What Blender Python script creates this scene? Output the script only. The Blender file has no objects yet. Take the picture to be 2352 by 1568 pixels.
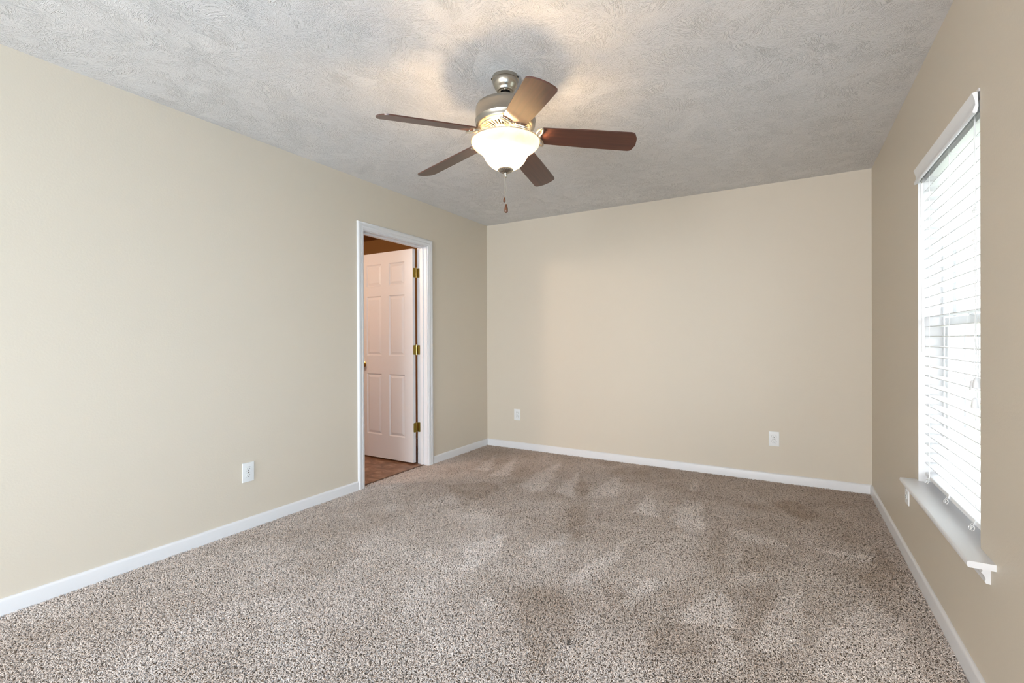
import bpy, bmesh, math, random
import numpy as np
from mathutils import Vector, Matrix
PI = math.pi
scn = bpy.context.scene
COL = scn.collection
random.seed(7)
# ------------------------------------------------------------------ camera
W, D, H = 3.452, 4.422, 2.44          # room: left wall x=0, right wall x=W, back wall y=D
CX, CZ, YAW, PITCH, ROLL, FPX = 2.9099, 1.1638, 0.52934, -0.00299, -0.00406, 1084.58
def cam_basis():
    cy, sy, cp, sp = math.cos(YAW), math.sin(YAW), math.cos(PITCH), math.sin(PITCH)
    f = Vector((-sy*cp, cy*cp, sp)); r = Vector((cy, sy, 0)); u = r.cross(f)
    c, s = math.cos(ROLL), math.sin(ROLL)
    return c*r + s*u, -s*r + c*u, f
cr, cu, cf = cam_basis()
cam = bpy.data.cameras.new('camera'); co = bpy.data.objects.new('camera', cam); COL.objects.link(co)
cam.sensor_width = 36; cam.lens = FPX/2352*36; cam.clip_start = 0.02; cam.clip_end = 200
co.matrix_world = Matrix(((cr.x, cu.x, -cf.x, CX), (cr.y, cu.y, -cf.y, 0), (cr.z, cu.z, -cf.z, CZ), (0, 0, 0, 1)))
scn.camera = co
def floor_at(u, v, z=0.0):            # where a pixel of the 2352x1568 photograph meets the floor
    d = cf + (u-1176)/FPX*cr - (v-784)/FPX*cu
    t = (z-CZ)/d.z
    return (CX+t*d.x, t*d.y)
# ------------------------------------------------------------------ world and light
wd = bpy.data.worlds.new('overcast_sky'); scn.world = wd; wd.use_nodes = True
bg = wd.node_tree.nodes['Background']
bg.inputs['Color'].default_value = (0.90, 0.95, 1.0, 1); bg.inputs['Strength'].default_value = 5.8
scn.view_settings.view_transform = 'Standard'
scn.view_settings.look = 'None'
scn.view_settings.gamma = 1.0
scn.view_settings.use_curve_mapping = False
scn.view_settings.exposure = 0.72
def area(name, loc, rot, sx, sy, power, color):
    l = bpy.data.lights.new(name, 'AREA'); l.shape = 'RECTANGLE'; l.size = sx; l.size_y = sy
    l.energy = power; l.color = color
    o = bpy.data.objects.new(name, l); o.location = loc; o.rotation_euler = rot; COL.objects.link(o); return o
REAR = -3.6                            # wall behind the camera, its wide opening added to let fill light in
area('fill_rear', (1.7, REAR-0.25, 1.2), (PI/2+math.radians(14), 0, 0), 2.5, 2.0, 74, (0.86, 0.93, 1.0))  # added soft fill lamp outside the rear opening, evens out the room
side = area('fill_side', (W+0.22, -0.6, 1.1), (PI/2, 0, PI/2-math.radians(38)), 0.6, 0.8, 28, (0.32, 0.65, 1.0)); side.data.spread = math.radians(130)  # added blue fill lamp, cools the left wall through the side opening
for nm, lc, rt, sx_, sy_ in (('sky_portal', (W+0.165, 2.53, 1.225), (PI/2, 0, PI/2), 0.84, 1.5), ('sky_portal', (W+0.165, -0.6, 1.1), (PI/2, 0, PI/2), 0.6, 0.8)):
    pl = area(nm, lc, rt, sx_, sy_, 1, (1, 1, 1)); pl.data.cycles.is_portal = True
def bulb_light(name, loc, power, color, r=0.03):
    l = bpy.data.lights.new(name, 'POINT'); l.energy = power; l.color = color; l.shadow_soft_size = r
    o = bpy.data.objects.new(name, l); o.location = loc; COL.objects.link(o); return o
# ------------------------------------------------------------------ materials
def srgb(r, g, b):
    f = lambda c: (c/255/12.92) if c/255 <= 0.04045 else ((c/255+0.055)/1.055)**2.4
    return (f(r), f(g), f(b), 1)
def mat(name, col, rough=0.5, metal=0.0, spec=0.5, **kw):
    m = bpy.data.materials.new(name); m.use_nodes = True
    b = m.node_tree.nodes['Principled BSDF']
    b.inputs['Base Color'].default_value = col; b.inputs['Roughness'].default_value = rough
    b.inputs['Metallic'].default_value = metal; b.inputs['Specular IOR Level'].default_value = spec
    for k, v in kw.items(): b.inputs[k.replace('_', ' ')].default_value = v
    return m
class NT:
    def __init__(s, m): s.t = m.node_tree; s.n = s.t.nodes; s.b = s.n['Principled BSDF']
    def add(s, kind, **kw):
        x = s.n.new(kind)
        for k, v in kw.items(): setattr(x, k, v)
        return x
    def link(s, a, b): s.t.links.new(a, b)
    def pos(s): return s.add('ShaderNodeNewGeometry').outputs['Position']
    def noise(s, vec, scale, detail=2, rough=0.5, dist=0.0):
        x = s.add('ShaderNodeTexNoise'); s.link(vec, x.inputs['Vector'])
        x.inputs['Scale'].default_value = scale; x.inputs['Detail'].default_value = detail
        x.inputs['Roughness'].default_value = rough; x.inputs['Distortion'].default_value = dist
        return x
    def mapping(s, vec, scale=(1, 1, 1), rot=(0, 0, 0)):
        x = s.add('ShaderNodeMapping'); s.link(vec, x.inputs['Vector'])
        x.inputs['Scale'].default_value = scale; x.inputs['Rotation'].default_value = rot
        return x.outputs['Vector']
    def ramp(s, fac, stops, interp='LINEAR'):
        x = s.add('ShaderNodeValToRGB'); s.link(fac, x.inputs['Fac']); x.color_ramp.interpolation = interp
        e = x.color_ramp.elements
        while len(e) < len(stops): e.new(0.5)
        for i, (p, c) in enumerate(stops):
            e[i].position = p; e[i].color = c if len(c) == 4 else (*c, 1)
        return x.outputs['Color']
    def bump(s, h, strength, dist, normal=None):
        x = s.add('ShaderNodeBump'); s.link(h, x.inputs['Height'])
        x.inputs['Strength'].default_value = strength; x.inputs['Distance'].default_value = dist
        if normal is not None: s.link(normal, x.inputs['Normal'])
        return x.outputs['Normal']
    def math(s, op, a, b=None, c=None):
        x = s.add('ShaderNodeMath', operation=op)
        for i, v in enumerate((a, b, c)):
            if v is None: continue
            if isinstance(v, (int, float)): x.inputs[i].default_value = v
            else: s.link(v, x.inputs[i])
        return x.outputs[0]
def paint(name, col, rough=0.55, amt=0.25, scale=90, spec=0.3):
    m = mat(name, col, rough, spec=spec); t = NT(m); p = t.pos()
    n = t.noise(p, scale, 3, 0.55)
    t.link(t.bump(n.outputs['Fac'], amt, 0.002), t.b.inputs['Normal'])
    return m
M = {}
M['wall'] = paint('beige_wall_paint', (0.655, 0.578, 0.472, 1), 0.5, 0.22, 110, 0.35)
M['rear'] = paint('beige_wall_paint_matt', (0.655, 0.578, 0.472, 1), 0.6, 0.2, 110, 0.2)
M['trim'] = paint('white_trim_enamel', (0.75, 0.735, 0.735, 1), 0.32, 0.05, 60, 0.5)
M['door'] = paint('white_door_enamel', (0.72, 0.70, 0.69, 1), 0.38, 0.08, 70, 0.45)
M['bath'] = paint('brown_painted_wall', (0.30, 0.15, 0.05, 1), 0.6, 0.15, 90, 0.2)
def ceiling_mat():
    m = mat('stomped_white_ceiling_texture', (0.82, 0.805, 0.80, 1), 0.75, spec=0.25); t = NT(m); p = t.pos()
    wob = t.noise(p, 2.2, 2); add = t.add('ShaderNodeVectorMath', operation='MULTIPLY_ADD')
    t.link(wob.outputs['Color'], add.inputs[0]); add.inputs[1].default_value = (0.25, 0.25, 0); t.link(p, add.inputs[2])
    hs = []
    for k, (sc, sx, sy) in enumerate(((11.0, 30, 140), (14.0, 36, 170))):
        v = t.add('ShaderNodeTexVoronoi'); v.inputs['Scale'].default_value = sc
        off = t.add('ShaderNodeVectorMath', operation='ADD'); off.inputs[1].default_value = (3.7*k, 1.9*k, 0)
        t.link(add.outputs[0], off.inputs[0]); t.link(off.outputs[0], v.inputs['Vector'])
        sep = t.add('ShaderNodeSeparateColor'); t.link(v.outputs['Color'], sep.inputs[0])
        rot = t.add('ShaderNodeVectorRotate', rotation_type='Z_AXIS')
        t.link(off.outputs[0], rot.inputs['Vector']); t.link(t.math('MULTIPLY', sep.outputs[0], PI*2), rot.inputs['Angle'])
        n = t.noise(t.mapping(rot.outputs[0], (sx, sy, 1)), 1.0, 1.5, 0.5, 0.9)
        r = t.ramp(n.outputs['Fac'], ((0.50, (0, 0, 0)), (0.585, (1, 1, 1)), (0.66, (0.35, 0.35, 0.35))))
        msk = t.ramp(sep.outputs[1], ((0.2, (0.3, 0.3, 0.3)), (0.65, (1, 1, 1))))
        mm = t.math('MULTIPLY', r, msk); hs.append(mm)
    h = t.math('MAXIMUM', hs[0], t.math('MULTIPLY', hs[1], 0.7))
    f = t.noise(p, 60, 4, 0.6); h = t.math('ADD', h, t.math('MULTIPLY', f.outputs['Fac'], 0.45))
    t.link(t.bump(h, 0.8, 0.004), t.b.inputs['Normal'])
    return m
M['ceil'] = ceiling_mat()
def brushed(name, col, rough=0.3):
    m = mat(name, col, rough, 1.0, Anisotropic=0.5); t = NT(m); p = t.pos()
    n = t.noise(t.mapping(p, (6, 6, 1400)), 1.0, 1)
    t.link(t.ramp(n.outputs['Fac'], ((0.3, tuple(c*0.93 for c in col[:3])), (0.7, tuple(c*1.05 for c in col[:3])))), t.b.inputs['Base Color'])
    return m
M['nickel'] = brushed('brushed_nickel', (0.44, 0.405, 0.35, 1), 0.27)
M['nickel_l'] = brushed('satin_nickel_light', (0.72, 0.66, 0.55, 1), 0.3)
M['dark'] = mat('dark_recess', (0.02, 0.018, 0.015, 1), 0.7)
M['brass'] = mat('aged_brass', (0.33, 0.25, 0.07, 1), 0.38, 1.0)
M['brass_b'] = mat('polished_brass', (0.62, 0.45, 0.16, 1), 0.22, 1.0)
def wood():
    m = mat('mahogany_blade_laminate', (0.1, 0.03, 0.02, 1), 0.38, spec=0.6, Coat_Weight=0.45, Coat_Roughness=0.34, Coat_IOR=1.5); t = NT(m)
    tc = t.add('ShaderNodeTexCoord').outputs['Object']
    n = t.noise(t.mapping(tc, (3, 60, 1)), 1.0, 5, 0.6, 0.4)
    t.link(t.ramp(n.outputs['Fac'], ((0.3, (0.060, 0.020, 0.013)), (0.55, (0.095, 0.032, 0.019)), (0.75, (0.135, 0.046, 0.025)))), t.b.inputs['Base Color'])
    return m
M['wood'] = wood()
M['pull'] = mat('varnished_wood_pull', (0.12, 0.045, 0.02, 1), 0.25)
def glass_bowl():
    m = bpy.data.materials.new('frosted_marbled_glass'); m.use_nodes = True; t = m.node_tree; n = t.nodes; n.clear()
    out = n.new('ShaderNodeOutputMaterial'); mix = n.new('ShaderNodeMixShader'); mix2 = n.new('ShaderNodeMixShader')
    tr = n.new('ShaderNodeBsdfTranslucent'); tr.inputs['Color'].default_value = (0.95, 0.86, 0.70, 1)
    df = n.new('ShaderNodeBsdfDiffuse'); df.inputs['Color'].default_value = (0.85, 0.76, 0.60, 1)
    gl = n.new('ShaderNodeBsdfGlossy'); gl.inputs['Roughness'].default_value = 0.25
    geo = n.new('ShaderNodeNewGeometry'); no = n.new('ShaderNodeTexNoise'); no.inputs['Scale'].default_value = 14
    no.inputs['Distortion'].default_value = 2.5
    t.links.new(geo.outputs['Position'], no.inputs['Vector'])
    rp = n.new('ShaderNodeValToRGB'); rp.color_ramp.elements[0].position = .35; rp.color_ramp.elements[1].position = .7
    rp.color_ramp.elements[0].color = (0.36, 0.325, 0.27, 1); rp.color_ramp.elements[1].color = (0.29, 0.25, 0.19, 1)
    t.links.new(no.outputs['Fac'], rp.inputs['Fac']); t.links.new(rp.outputs['Color'], tr.inputs['Color'])
    mix.inputs[0].default_value = 0.45
    t.links.new(tr.outputs[0], mix.inputs[1]); t.links.new(df.outputs[0], mix.inputs[2])
    mix2.inputs[0].default_value = 0.06
    t.links.new(mix.outputs[0], mix2.inputs[1]); t.links.new(gl.outputs[0], mix2.inputs[2])
    t.links.new(mix2.outputs[0], out.inputs['Surface'])
    return m
M['bowl'] = glass_bowl()
def emis(name, col, s):
    m = mat(name, (1, 1, 1, 1)); b = m.node_tree.nodes['Principled BSDF']
    b.inputs['Emission Color'].default_value = col; b.inputs['Emission Strength'].default_value = s; return m
M['bulb'] = emis('lit_bulb', (1, 0.75, 0.45, 1), 8)
M['plate'] = mat('white_outlet_plastic', (0.80, 0.80, 0.79, 1), 0.3)
M['slot'] = mat('outlet_slot_dark', (0.05, 0.045, 0.04, 1), 0.6)
M['blind'] = mat('white_faux_wood_slat', (0.86, 0.86, 0.87, 1), 0.35)
M['vinyl'] = mat('white_vinyl_frame', (0.80, 0.81, 0.82, 1), 0.35)
M['cord'] = mat('white_cord', (0.85, 0.85, 0.84, 1), 0.7)
def slat_mat():
    m = bpy.data.materials.new('white_slat_translucent'); m.use_nodes = True; t = m.node_tree
    b = t.nodes['Principled BSDF']; b.inputs['Base Color'].default_value = (0.88, 0.88, 0.89, 1); b.inputs['Roughness'].default_value = 0.35
    tr = t.nodes.new('ShaderNodeBsdfTranslucent'); tr.inputs['Color'].default_value = (0.9, 0.9, 0.92, 1)
    mx = t.nodes.new('ShaderNodeMixShader'); mx.inputs[0].default_value = 0.06
    t.links.new(b.outputs[0], mx.inputs[1]); t.links.new(tr.outputs[0], mx.inputs[2])
    t.links.new(mx.outputs[0], t.nodes['Material Output'].inputs['Surface']); return m
M['slat'] = slat_mat()
def pane():
    m = bpy.data.materials.new('window_glass'); m.use_nodes = True; t = m.node_tree; n = t.nodes; n.clear()
    out = n.new('ShaderNodeOutputMaterial'); mx = n.new('ShaderNodeMixShader')
    a = n.new('ShaderNodeBsdfTransparent'); a.inputs[0].default_value = (0.93, 0.95, 0.95, 1)
    g = n.new('ShaderNodeBsdfGlossy'); g.inputs['Roughness'].default_value = 0.02
    fr = n.new('ShaderNodeFresnel'); fr.inputs['IOR'].default_value = 1.45
    ge = n.new('ShaderNodeNewGeometry'); sb = n.new('ShaderNodeMath'); sb.operation = 'SUBTRACT'; sb.use_clamp = True
    t.links.new(fr.outputs[0], sb.inputs[0]); t.links.new(ge.outputs['Backfacing'], sb.inputs[1])   # outer face adds no second mirror
    t.links.new(sb.outputs[0], mx.inputs[0]); t.links.new(a.outputs[0], mx.inputs[1]); t.links.new(g.outputs[0], mx.inputs[2])
    t.links.new(mx.outputs[0], out.inputs['Surface']); return m
M['glass'] = pane()
def vinyl_floor():
    m = mat('brown_stone_vinyl', (0.2, 0.1, 0.06, 1), 0.38, spec=0.4); t = NT(m); p = t.pos()
    n = t.noise(t.mapping(p, (1, 1.6, 1), (0, 0, 0.5)), 9, 6, 0.62, 1.2)
    t.link(t.ramp(n.outputs['Fac'], ((0.3, (0.13, 0.06, 0.032)), (0.5, (0.26, 0.135, 0.078)), (0.62, (0.36, 0.21, 0.13)), (0.75, (0.48, 0.33, 0.23)))), t.b.inputs['Base Color'])
    t.link(t.bump(n.outputs['Fac'], 0.25, 0.003), t.b.inputs['Normal'])
    return m
M['bathfloor'] = vinyl_floor()
M['backing'] = paint('carpet_backing_brown', (0.34, 0.275, 0.22, 1), 0.95, 0.5, 300, 0.05)
def pile_mat():
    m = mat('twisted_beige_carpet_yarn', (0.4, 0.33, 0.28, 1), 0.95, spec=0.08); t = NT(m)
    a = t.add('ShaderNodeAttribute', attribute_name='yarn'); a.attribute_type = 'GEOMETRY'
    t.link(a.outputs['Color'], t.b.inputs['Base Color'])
    return m
M['pile'] = pile_mat()
# ------------------------------------------------------------------ mesh helpers
def box(bm, a, b, bev=0.0, seg=2):
    (x0, y0, z0), (x1, y1, z1) = a, b
    x0, x1 = min(x0, x1), max(x0, x1); y0, y1 = min(y0, y1), max(y0, y1); z0, z1 = min(z0, z1), max(z0, z1)
    v = [bm.verts.new(c) for c in ((x0,y0,z0),(x1,y0,z0),(x1,y1,z0),(x0,y1,z0),(x0,y0,z1),(x1,y0,z1),(x1,y1,z1),(x0,y1,z1))]
    f = [bm.faces.new([v[i] for i in q]) for q in ((3,2,1,0),(4,5,6,7),(0,1,5,4),(1,2,6,5),(2,3,7,6),(3,0,4,7))]
    if bev > 0:
        es = list({e for q in f for e in q.edges})
        bmesh.ops.bevel(bm, geom=es, offset=bev, segments=seg, affect='EDGES', profile=0.5)
def lathe(bm, prof, seg=48, c=(0, 0, 0), close=False):
    rings = []
    for r, z in prof:
        if r < 1e-6: rings.append([bm.verts.new((c[0], c[1], c[2]+z))])
        else: rings.append([bm.verts.new((c[0]+r*math.cos(2*PI*i/seg), c[1]+r*math.sin(2*PI*i/seg), c[2]+z)) for i in range(seg)])
    n = len(rings)
    for k in range(n if close else n-1):
        A, B = rings[k], rings[(k+1) % n]
        for i in range(seg):
            j = (i+1) % seg
            if len(A) == 1 and len(B) == 1: continue
            q = ([A[0]] if len(A) == 1 else [A[i], A[j]]) + ([B[0]] if len(B) == 1 else [B[j], B[i]])
            if len(q) >= 3: bm.faces.new(q)
def tube(bm, pts, r, seg=8, closed=False, caps=True):
    pts = [Vector(p) for p in pts]; n = len(pts); rs = r if isinstance(r, (list, tuple)) else [r]*n
    up = None; rings = []
    for i, p in enumerate(pts):
        if closed: t = (pts[(i+1) % n]-pts[i-1])
        else: t = pts[min(i+1, n-1)]-pts[max(i-1, 0)]
        t.normalize()
        if up is None: up = Vector((0, 0, 1)) if abs(t.z) < 0.9 else Vector((1, 0, 0))
        a = t.cross(up); a.normalize(); b = a.cross(t); up = b
        rings.append([bm.verts.new(p+rs[i]*(math.cos(2*PI*k/seg)*a+math.sin(2*PI*k/seg)*b)) for k in range(seg)])
    for i in range(n if closed else n-1):
        A, B = rings[i], rings[(i+1) % n]
        for k in range(seg):
            bm.faces.new((A[k], A[(k+1) % seg], B[(k+1) % seg], B[k]))
    if caps and not closed:
        bm.faces.new(rings[0][::-1]); bm.faces.new(rings[-1])
def prism(bm, prof, a, b, U, V):
    """profile points (s,t) placed at a + s*U + t*V and swept straight to b"""
    a, b, U, V = Vector(a), Vector(b), Vector(U), Vector(V)
    A = [bm.verts.new(a+s*U+t*V) for s, t in prof]; B = [bm.verts.new(b+s*U+t*V) for s, t in prof]
    n = len(prof)
    for i in range(n): bm.faces.new((A[i], A[(i+1) % n], B[(i+1) % n], B[i]))
    bm.faces.new(A[::-1]); bm.faces.new(B)
def obj(name, bm, m, parent=None, smooth=False, label=None, cat=None, group=None, kind=None, origin=None):
    bmesh.ops.recalc_face_normals(bm, faces=bm.faces[:])
    me = bpy.data.meshes.new(name)
    if origin is not None:
        bmesh.ops.translate(bm, verts=bm.verts[:], vec=-Vector(origin))
    bm.to_mesh(me); bm.free()
    me.materials.append(m)
    o = bpy.data.objects.new(name, me); COL.objects.link(o)
    if origin is not None: o.location = origin
    if parent is not None:
        o.parent = parent
        o.matrix_parent_inverse = parent_mat(parent).inverted()
    if smooth:
        me.polygons.foreach_set('use_smooth', [True]*len(me.polygons))
        if smooth != 'all': me.set_sharp_from_angle(angle=math.radians(40))
    tag(o, label, cat, group, kind)
    return o
def parent_mat(p):
    m = Matrix.LocRotScale(p.location, p.rotation_euler, p.scale)
    if p.parent is not None: m = parent_mat(p.parent) @ p.matrix_parent_inverse @ m
    return m
def tag(o, label=None, cat=None, group=None, kind=None):
    if label: o['label'] = label
    if cat: o['category'] = cat
    if group: o['group'] = group
    if kind: o['kind'] = kind
def empty(name, loc, label=None, cat=None, group=None, kind=None):
    o = bpy.data.objects.new(name, None); o.location = loc; o.empty_display_size = 0.1; COL.objects.link(o)
    tag(o, label, cat, group, kind); return o
# ------------------------------------------------------------------ room shell
WT = 0.115                              # interior wall thickness
DY0, DY1, DZ = 2.622, 3.424, 2.055      # rough door hole in the left wall
bm = bmesh.new()
box(bm, (-WT, REAR, -0.05), (0, DY0, H)); box(bm, (-WT, DY1, -0.05), (0, D, H)); box(bm, (-WT, DY0, DZ), (0, DY1, H))
obj('wall_left', bm, M['wall'], label='beige painted wall left of the room, with the doorway', cat='wall', kind='structure')
bm = bmesh.new(); box(bm, (-WT, D, -0.05), (W+0.15, D+0.12, H))
obj('wall_back', bm, M['wall'], label='beige painted far wall with two white outlets', cat='wall', kind='structure')
WY0, WY1, WZ0, WZ1 = 2.105, 2.957, 0.455, 1.985   # window hole
XT = 0.16
bm = bmesh.new()
SY0, SY1, SZ0, SZ1 = -0.9, -0.3, 0.7, 1.5          # unseen second window behind the camera, sized for the light it admits
box(bm, (W, REAR, -0.05), (W+XT, SY0, H)); box(bm, (W, SY1, -0.05), (W+XT, WY0, H)); box(bm, (W, WY1, -0.05), (W+XT, D, H))
box(bm, (W, SY0, -0.05), (W+XT, SY1, SZ0)); box(bm, (W, SY0, SZ1), (W+XT, SY1, H))
box(bm, (W, WY0, -0.05), (W+XT, WY1, WZ0)); box(bm, (W, WY0, WZ1), (W+XT, WY1, H))
obj('wall_right', bm, M['wall'], label='beige painted wall on the right, with the window', cat='wall', kind='structure')
bm = bmesh.new()
PX0, PX1, PZ = 0.4, 3.0, 2.25
box(bm, (-WT, REAR-0.12, -0.05), (PX0, REAR, H)); box(bm, (PX1, REAR-0.12, -0.05), (W+XT, REAR, H)); box(bm, (PX0, REAR-0.12, PZ), (PX1, REAR, H))
obj('wall_rear', bm, M['rear'], label='beige wall behind the viewer with a wide opening added for fill light', cat='wall', kind='structure')
bm = bmesh.new(); box(bm, (-WT, REAR-0.12, H), (W+XT, D+0.12, H+0.1))
obj('ceiling', bm, M['ceil'], label='white ceiling with stomped plaster texture', cat='ceiling', kind='structure')
bm = bmesh.new(); box(bm, (0, REAR-0.12, -0.06), (W, D, -0.011)); box(bm, (-0.045, DY0, -0.06), (0, DY1, -0.011))
obj('floor', bm, M['backing'], label='beige carpeted bedroom floor', cat='floor', kind='structure')
# room behind the door
bm = bmesh.new(); box(bm, (-2.6, 1.4, -0.06), (-0.045, 4.3, 0.0))
obj('floor', bm, M['bathfloor'], label='brown stone-look vinyl floor beyond the doorway', cat='floor', kind='structure')
bm = bmesh.new()
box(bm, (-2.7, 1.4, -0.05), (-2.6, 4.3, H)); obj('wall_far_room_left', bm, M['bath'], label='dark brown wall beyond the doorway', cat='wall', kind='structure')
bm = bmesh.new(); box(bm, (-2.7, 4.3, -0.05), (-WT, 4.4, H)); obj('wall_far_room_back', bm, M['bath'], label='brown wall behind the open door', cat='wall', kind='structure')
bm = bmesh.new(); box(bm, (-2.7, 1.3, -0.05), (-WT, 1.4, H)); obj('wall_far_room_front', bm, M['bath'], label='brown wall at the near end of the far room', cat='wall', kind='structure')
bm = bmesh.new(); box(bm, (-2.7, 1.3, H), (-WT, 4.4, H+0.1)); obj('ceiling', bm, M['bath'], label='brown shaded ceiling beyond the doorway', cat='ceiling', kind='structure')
bulb_light('far_room_lamp', (-1.15, 1.75, 2.1), 40.0, (1.0, 0.82, 0.66), 0.12)
# baseboards
BB = [(0, -0.012), (0.014, -0.012), (0.014, 0.045), (0.0125, 0.052), (0.0125, 0.056), (0.009, 0.063), (0.004, 0.066), (0, 0.066)]
def baseboard(name, a, b, U, label):
    bm = bmesh.new(); prism(bm, BB, a, b, U, (0, 0, 1)); obj(name, bm, M['trim'], smooth=True, label=label, cat='baseboard', kind='structure')
CO0, CO1 = 2.578, 3.477                # outer edges of the door casing
bm = bmesh.new()
prism(bm, BB, (0, REAR, 0), (0, CO0, 0), (1, 0, 0), (0, 0, 1)); prism(bm, BB, (0, CO1, 0), (0, D, 0), (1, 0, 0), (0, 0, 1))
obj('baseboard_left', bm, M['trim'], smooth=True, label='white baseboard along the left wall', cat='baseboard', kind='structure')
baseboard('baseboard_back', (0, D, 0), (W, D, 0), (0, -1, 0), 'white baseboard along the far wall')
baseboard('baseboard_right', (W, REAR, 0), (W, D, 0), (-1, 0, 0), 'white baseboard under the window wall')
# ------------------------------------------------------------------ door casing and jamb
JY0, JY1, JZ = 2.641, 3.405, 2.036
bm = bmesh.new()
CP = [(0.0, 0.0), (0.0, 0.010), (0.004, 0.013), (0.010, 0.013), (0.013, 0.016), (0.024, 0.017), (0.028, 0.0145), (0.032, 0.0175), (0.046, 0.019), (0.056, 0.018), (0.060, 0.014), (0.062, 0.0)]
def casing_frame(bm, y0, y1, z1, x, sx):
    # mitred three-sided casing: inner edge y0..y1, up to z1; profile grows outward
    path = [((y0, -0.012), (-1, 0)), ((y0, z1), (-1, 1)), ((y1, z1), (1, 1)), ((y1, -0.012), (1, 0))]
    rings = [[bm.verts.new((x+sx*t, p[0]+d[0]*s, p[1]+d[1]*s)) for s, t in CP] for p, d in path]
    n = len(CP)
    for k in range(3):
        for i in range(n): bm.faces.new((rings[k][i], rings[k][(i+1) % n], rings[k+1][(i+1) % n], rings[k+1][i]))
    bm.faces.new(rings[0]); bm.faces.new(rings[3])
casing_frame(bm, JY0-0.004, JY1+0.006, JZ+0.006, 0, 1)
o_trim = obj('trim_1', bm, M['trim'], smooth=True, label='white moulded casing around the open doorway', cat='door casing', kind='structure')
bm = bmesh.new()
box(bm, (-WT-0.002, DY0, -0.012), (0.0, JY0, DZ)); box(bm, (-WT-0.002, JY1, -0.012), (0.0, DY1, DZ)); box(bm, (-WT-0.002, JY0, JZ), (0.0, JY1, DZ))
# stops
box(bm, (-0.078, JY0, -0.012), (-0.042, JY0+0.011, JZ-0.011)); box(bm, (-0.078, JY1-0.011, -0.012), (-0.042, JY1, JZ-0.011)); box(bm, (-0.078, JY0, JZ-0.011), (-0.042, JY1, JZ))
obj('door_jamb', bm, M['trim'], parent=o_trim)
bm = bmesh.new(); casing_frame(bm, JY0-0.004, JY1+0.006, JZ+0.006, -WT, -1); obj('rear_casing', bm, M['trim'], parent=o_trim, smooth=True)
bm = bmesh.new(); box(bm, (-0.052, JY0, -0.011), (-0.040, JY1, 0.002), 0.001); obj('threshold_strip', bm, mat('brown_threshold', (0.12, 0.06, 0.035, 1), 0.5), parent=o_trim)
# ------------------------------------------------------------------ six panel door, open about 90 degrees into the far room
DFY = 3.343; DTH = 0.036; DX1 = -0.121; DX0 = DX1-0.71; DB, DT = 0.018, 2.022
door = empty('door_1', (DX1, DFY+DTH, DB), 'white six-panel door standing open beyond the casing', 'door', kind='structure')
def door_slab():
    bm = bmesh.new()
    xs = [DX0, -0.719, -0.5245, -0.424, -0.2226, DX1]
    xs[1] = DX0+0.1025
    zs = [DB, 0.242, 0.839, 1.0175, 1.600, 1.696, 1.912, DT]
    for side in (0, 1):
        y = DFY if side == 0 else DFY+DTH; s = 1 if side == 0 else -1
        for i in range(5):
            for k in range(7):
                x0, x1, z0, z1 = xs[i], xs[i+1], zs[k], zs[k+1]
                if i in (1, 3) and k in (1, 3, 5):
                    rings = []
                    for ins, dep in ((0, 0), (0.003, 0.003), (0.010, 0.0085), (0.014, 0.0085), (0.034, 0.002), (0.036, 0.0015)):
                        rings.append([bm.verts.new((a, y+s*dep, b)) for a, b in ((x0+ins, z0+ins), (x1-ins, z0+ins), (x1-ins, z1-ins), (x0+ins, z1-ins))])
                    for A, B in zip(rings, rings[1:]):
                        for q in range(4): bm.faces.new((A[q], A[(q+1) % 4], B[(q+1) % 4], B[q]))
                    bm.faces.new(rings[-1])
                else:
                    bm.faces.new([bm.verts.new((a, y, b)) for a, b in ((x0, z0), (x1, z0), (x1, z1), (x0, z1))])
    y0, y1 = DFY, DFY+DTH
    for q in (((DX0,y0,DB),(DX0,y1,DB),(DX0,y1,DT),(DX0,y0,DT)), ((DX1,y0,DB),(DX1,y1,DB),(DX1,y1,DT),(DX1,y0,DT)),
              ((DX0,y0,DB),(DX1,y0,DB),(DX1,y1,DB),(DX0,y1,DB)), ((DX0,y0,DT),(DX1,y0,DT),(DX1,y1,DT),(DX0,y1,DT))):
        bm.faces.new([bm.verts.new(c) for c in q])
    bmesh.ops.remove_doubles(bm, verts=bm.verts[:], dist=0.0002)
    return bm
obj('door_slab', door_slab(), M['door'], parent=door)
bm = bmesh.new()
kx, kz = DX0+0.062, 0.93
def lathe_y(bm, prof, c, sgn, seg=28):
    # lathe about y axis
    tmp = bmesh.new(); lathe(tmp, prof, seg)
    R = Matrix.Translation(c) @ Matrix.Rotation(PI/2*sgn, 4, 'X')
    tmp.transform(R); me = bpy.data.meshes.new('t'); tmp.to_mesh(me); tmp.free(); bm.from_mesh(me); bpy.data.meshes.remove(me)
KP = [(0, 0), (0.031, 0), (0.031, 0.004), (0.026, 0.008), (0.012, 0.010), (0.011, 0.026), (0.020, 0.032), (0.027, 0.042), (0.0275, 0.052), (0.022, 0.062), (0.010, 0.067), (0, 0.0675)]
lathe_y(bm, KP, (kx, DFY, kz), 1); lathe_y(bm, KP, (kx, DFY+DTH, kz), -1)
obj('door_knob', bm, M['brass_b'], parent=door, smooth=True, label='round brass knob')
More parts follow.
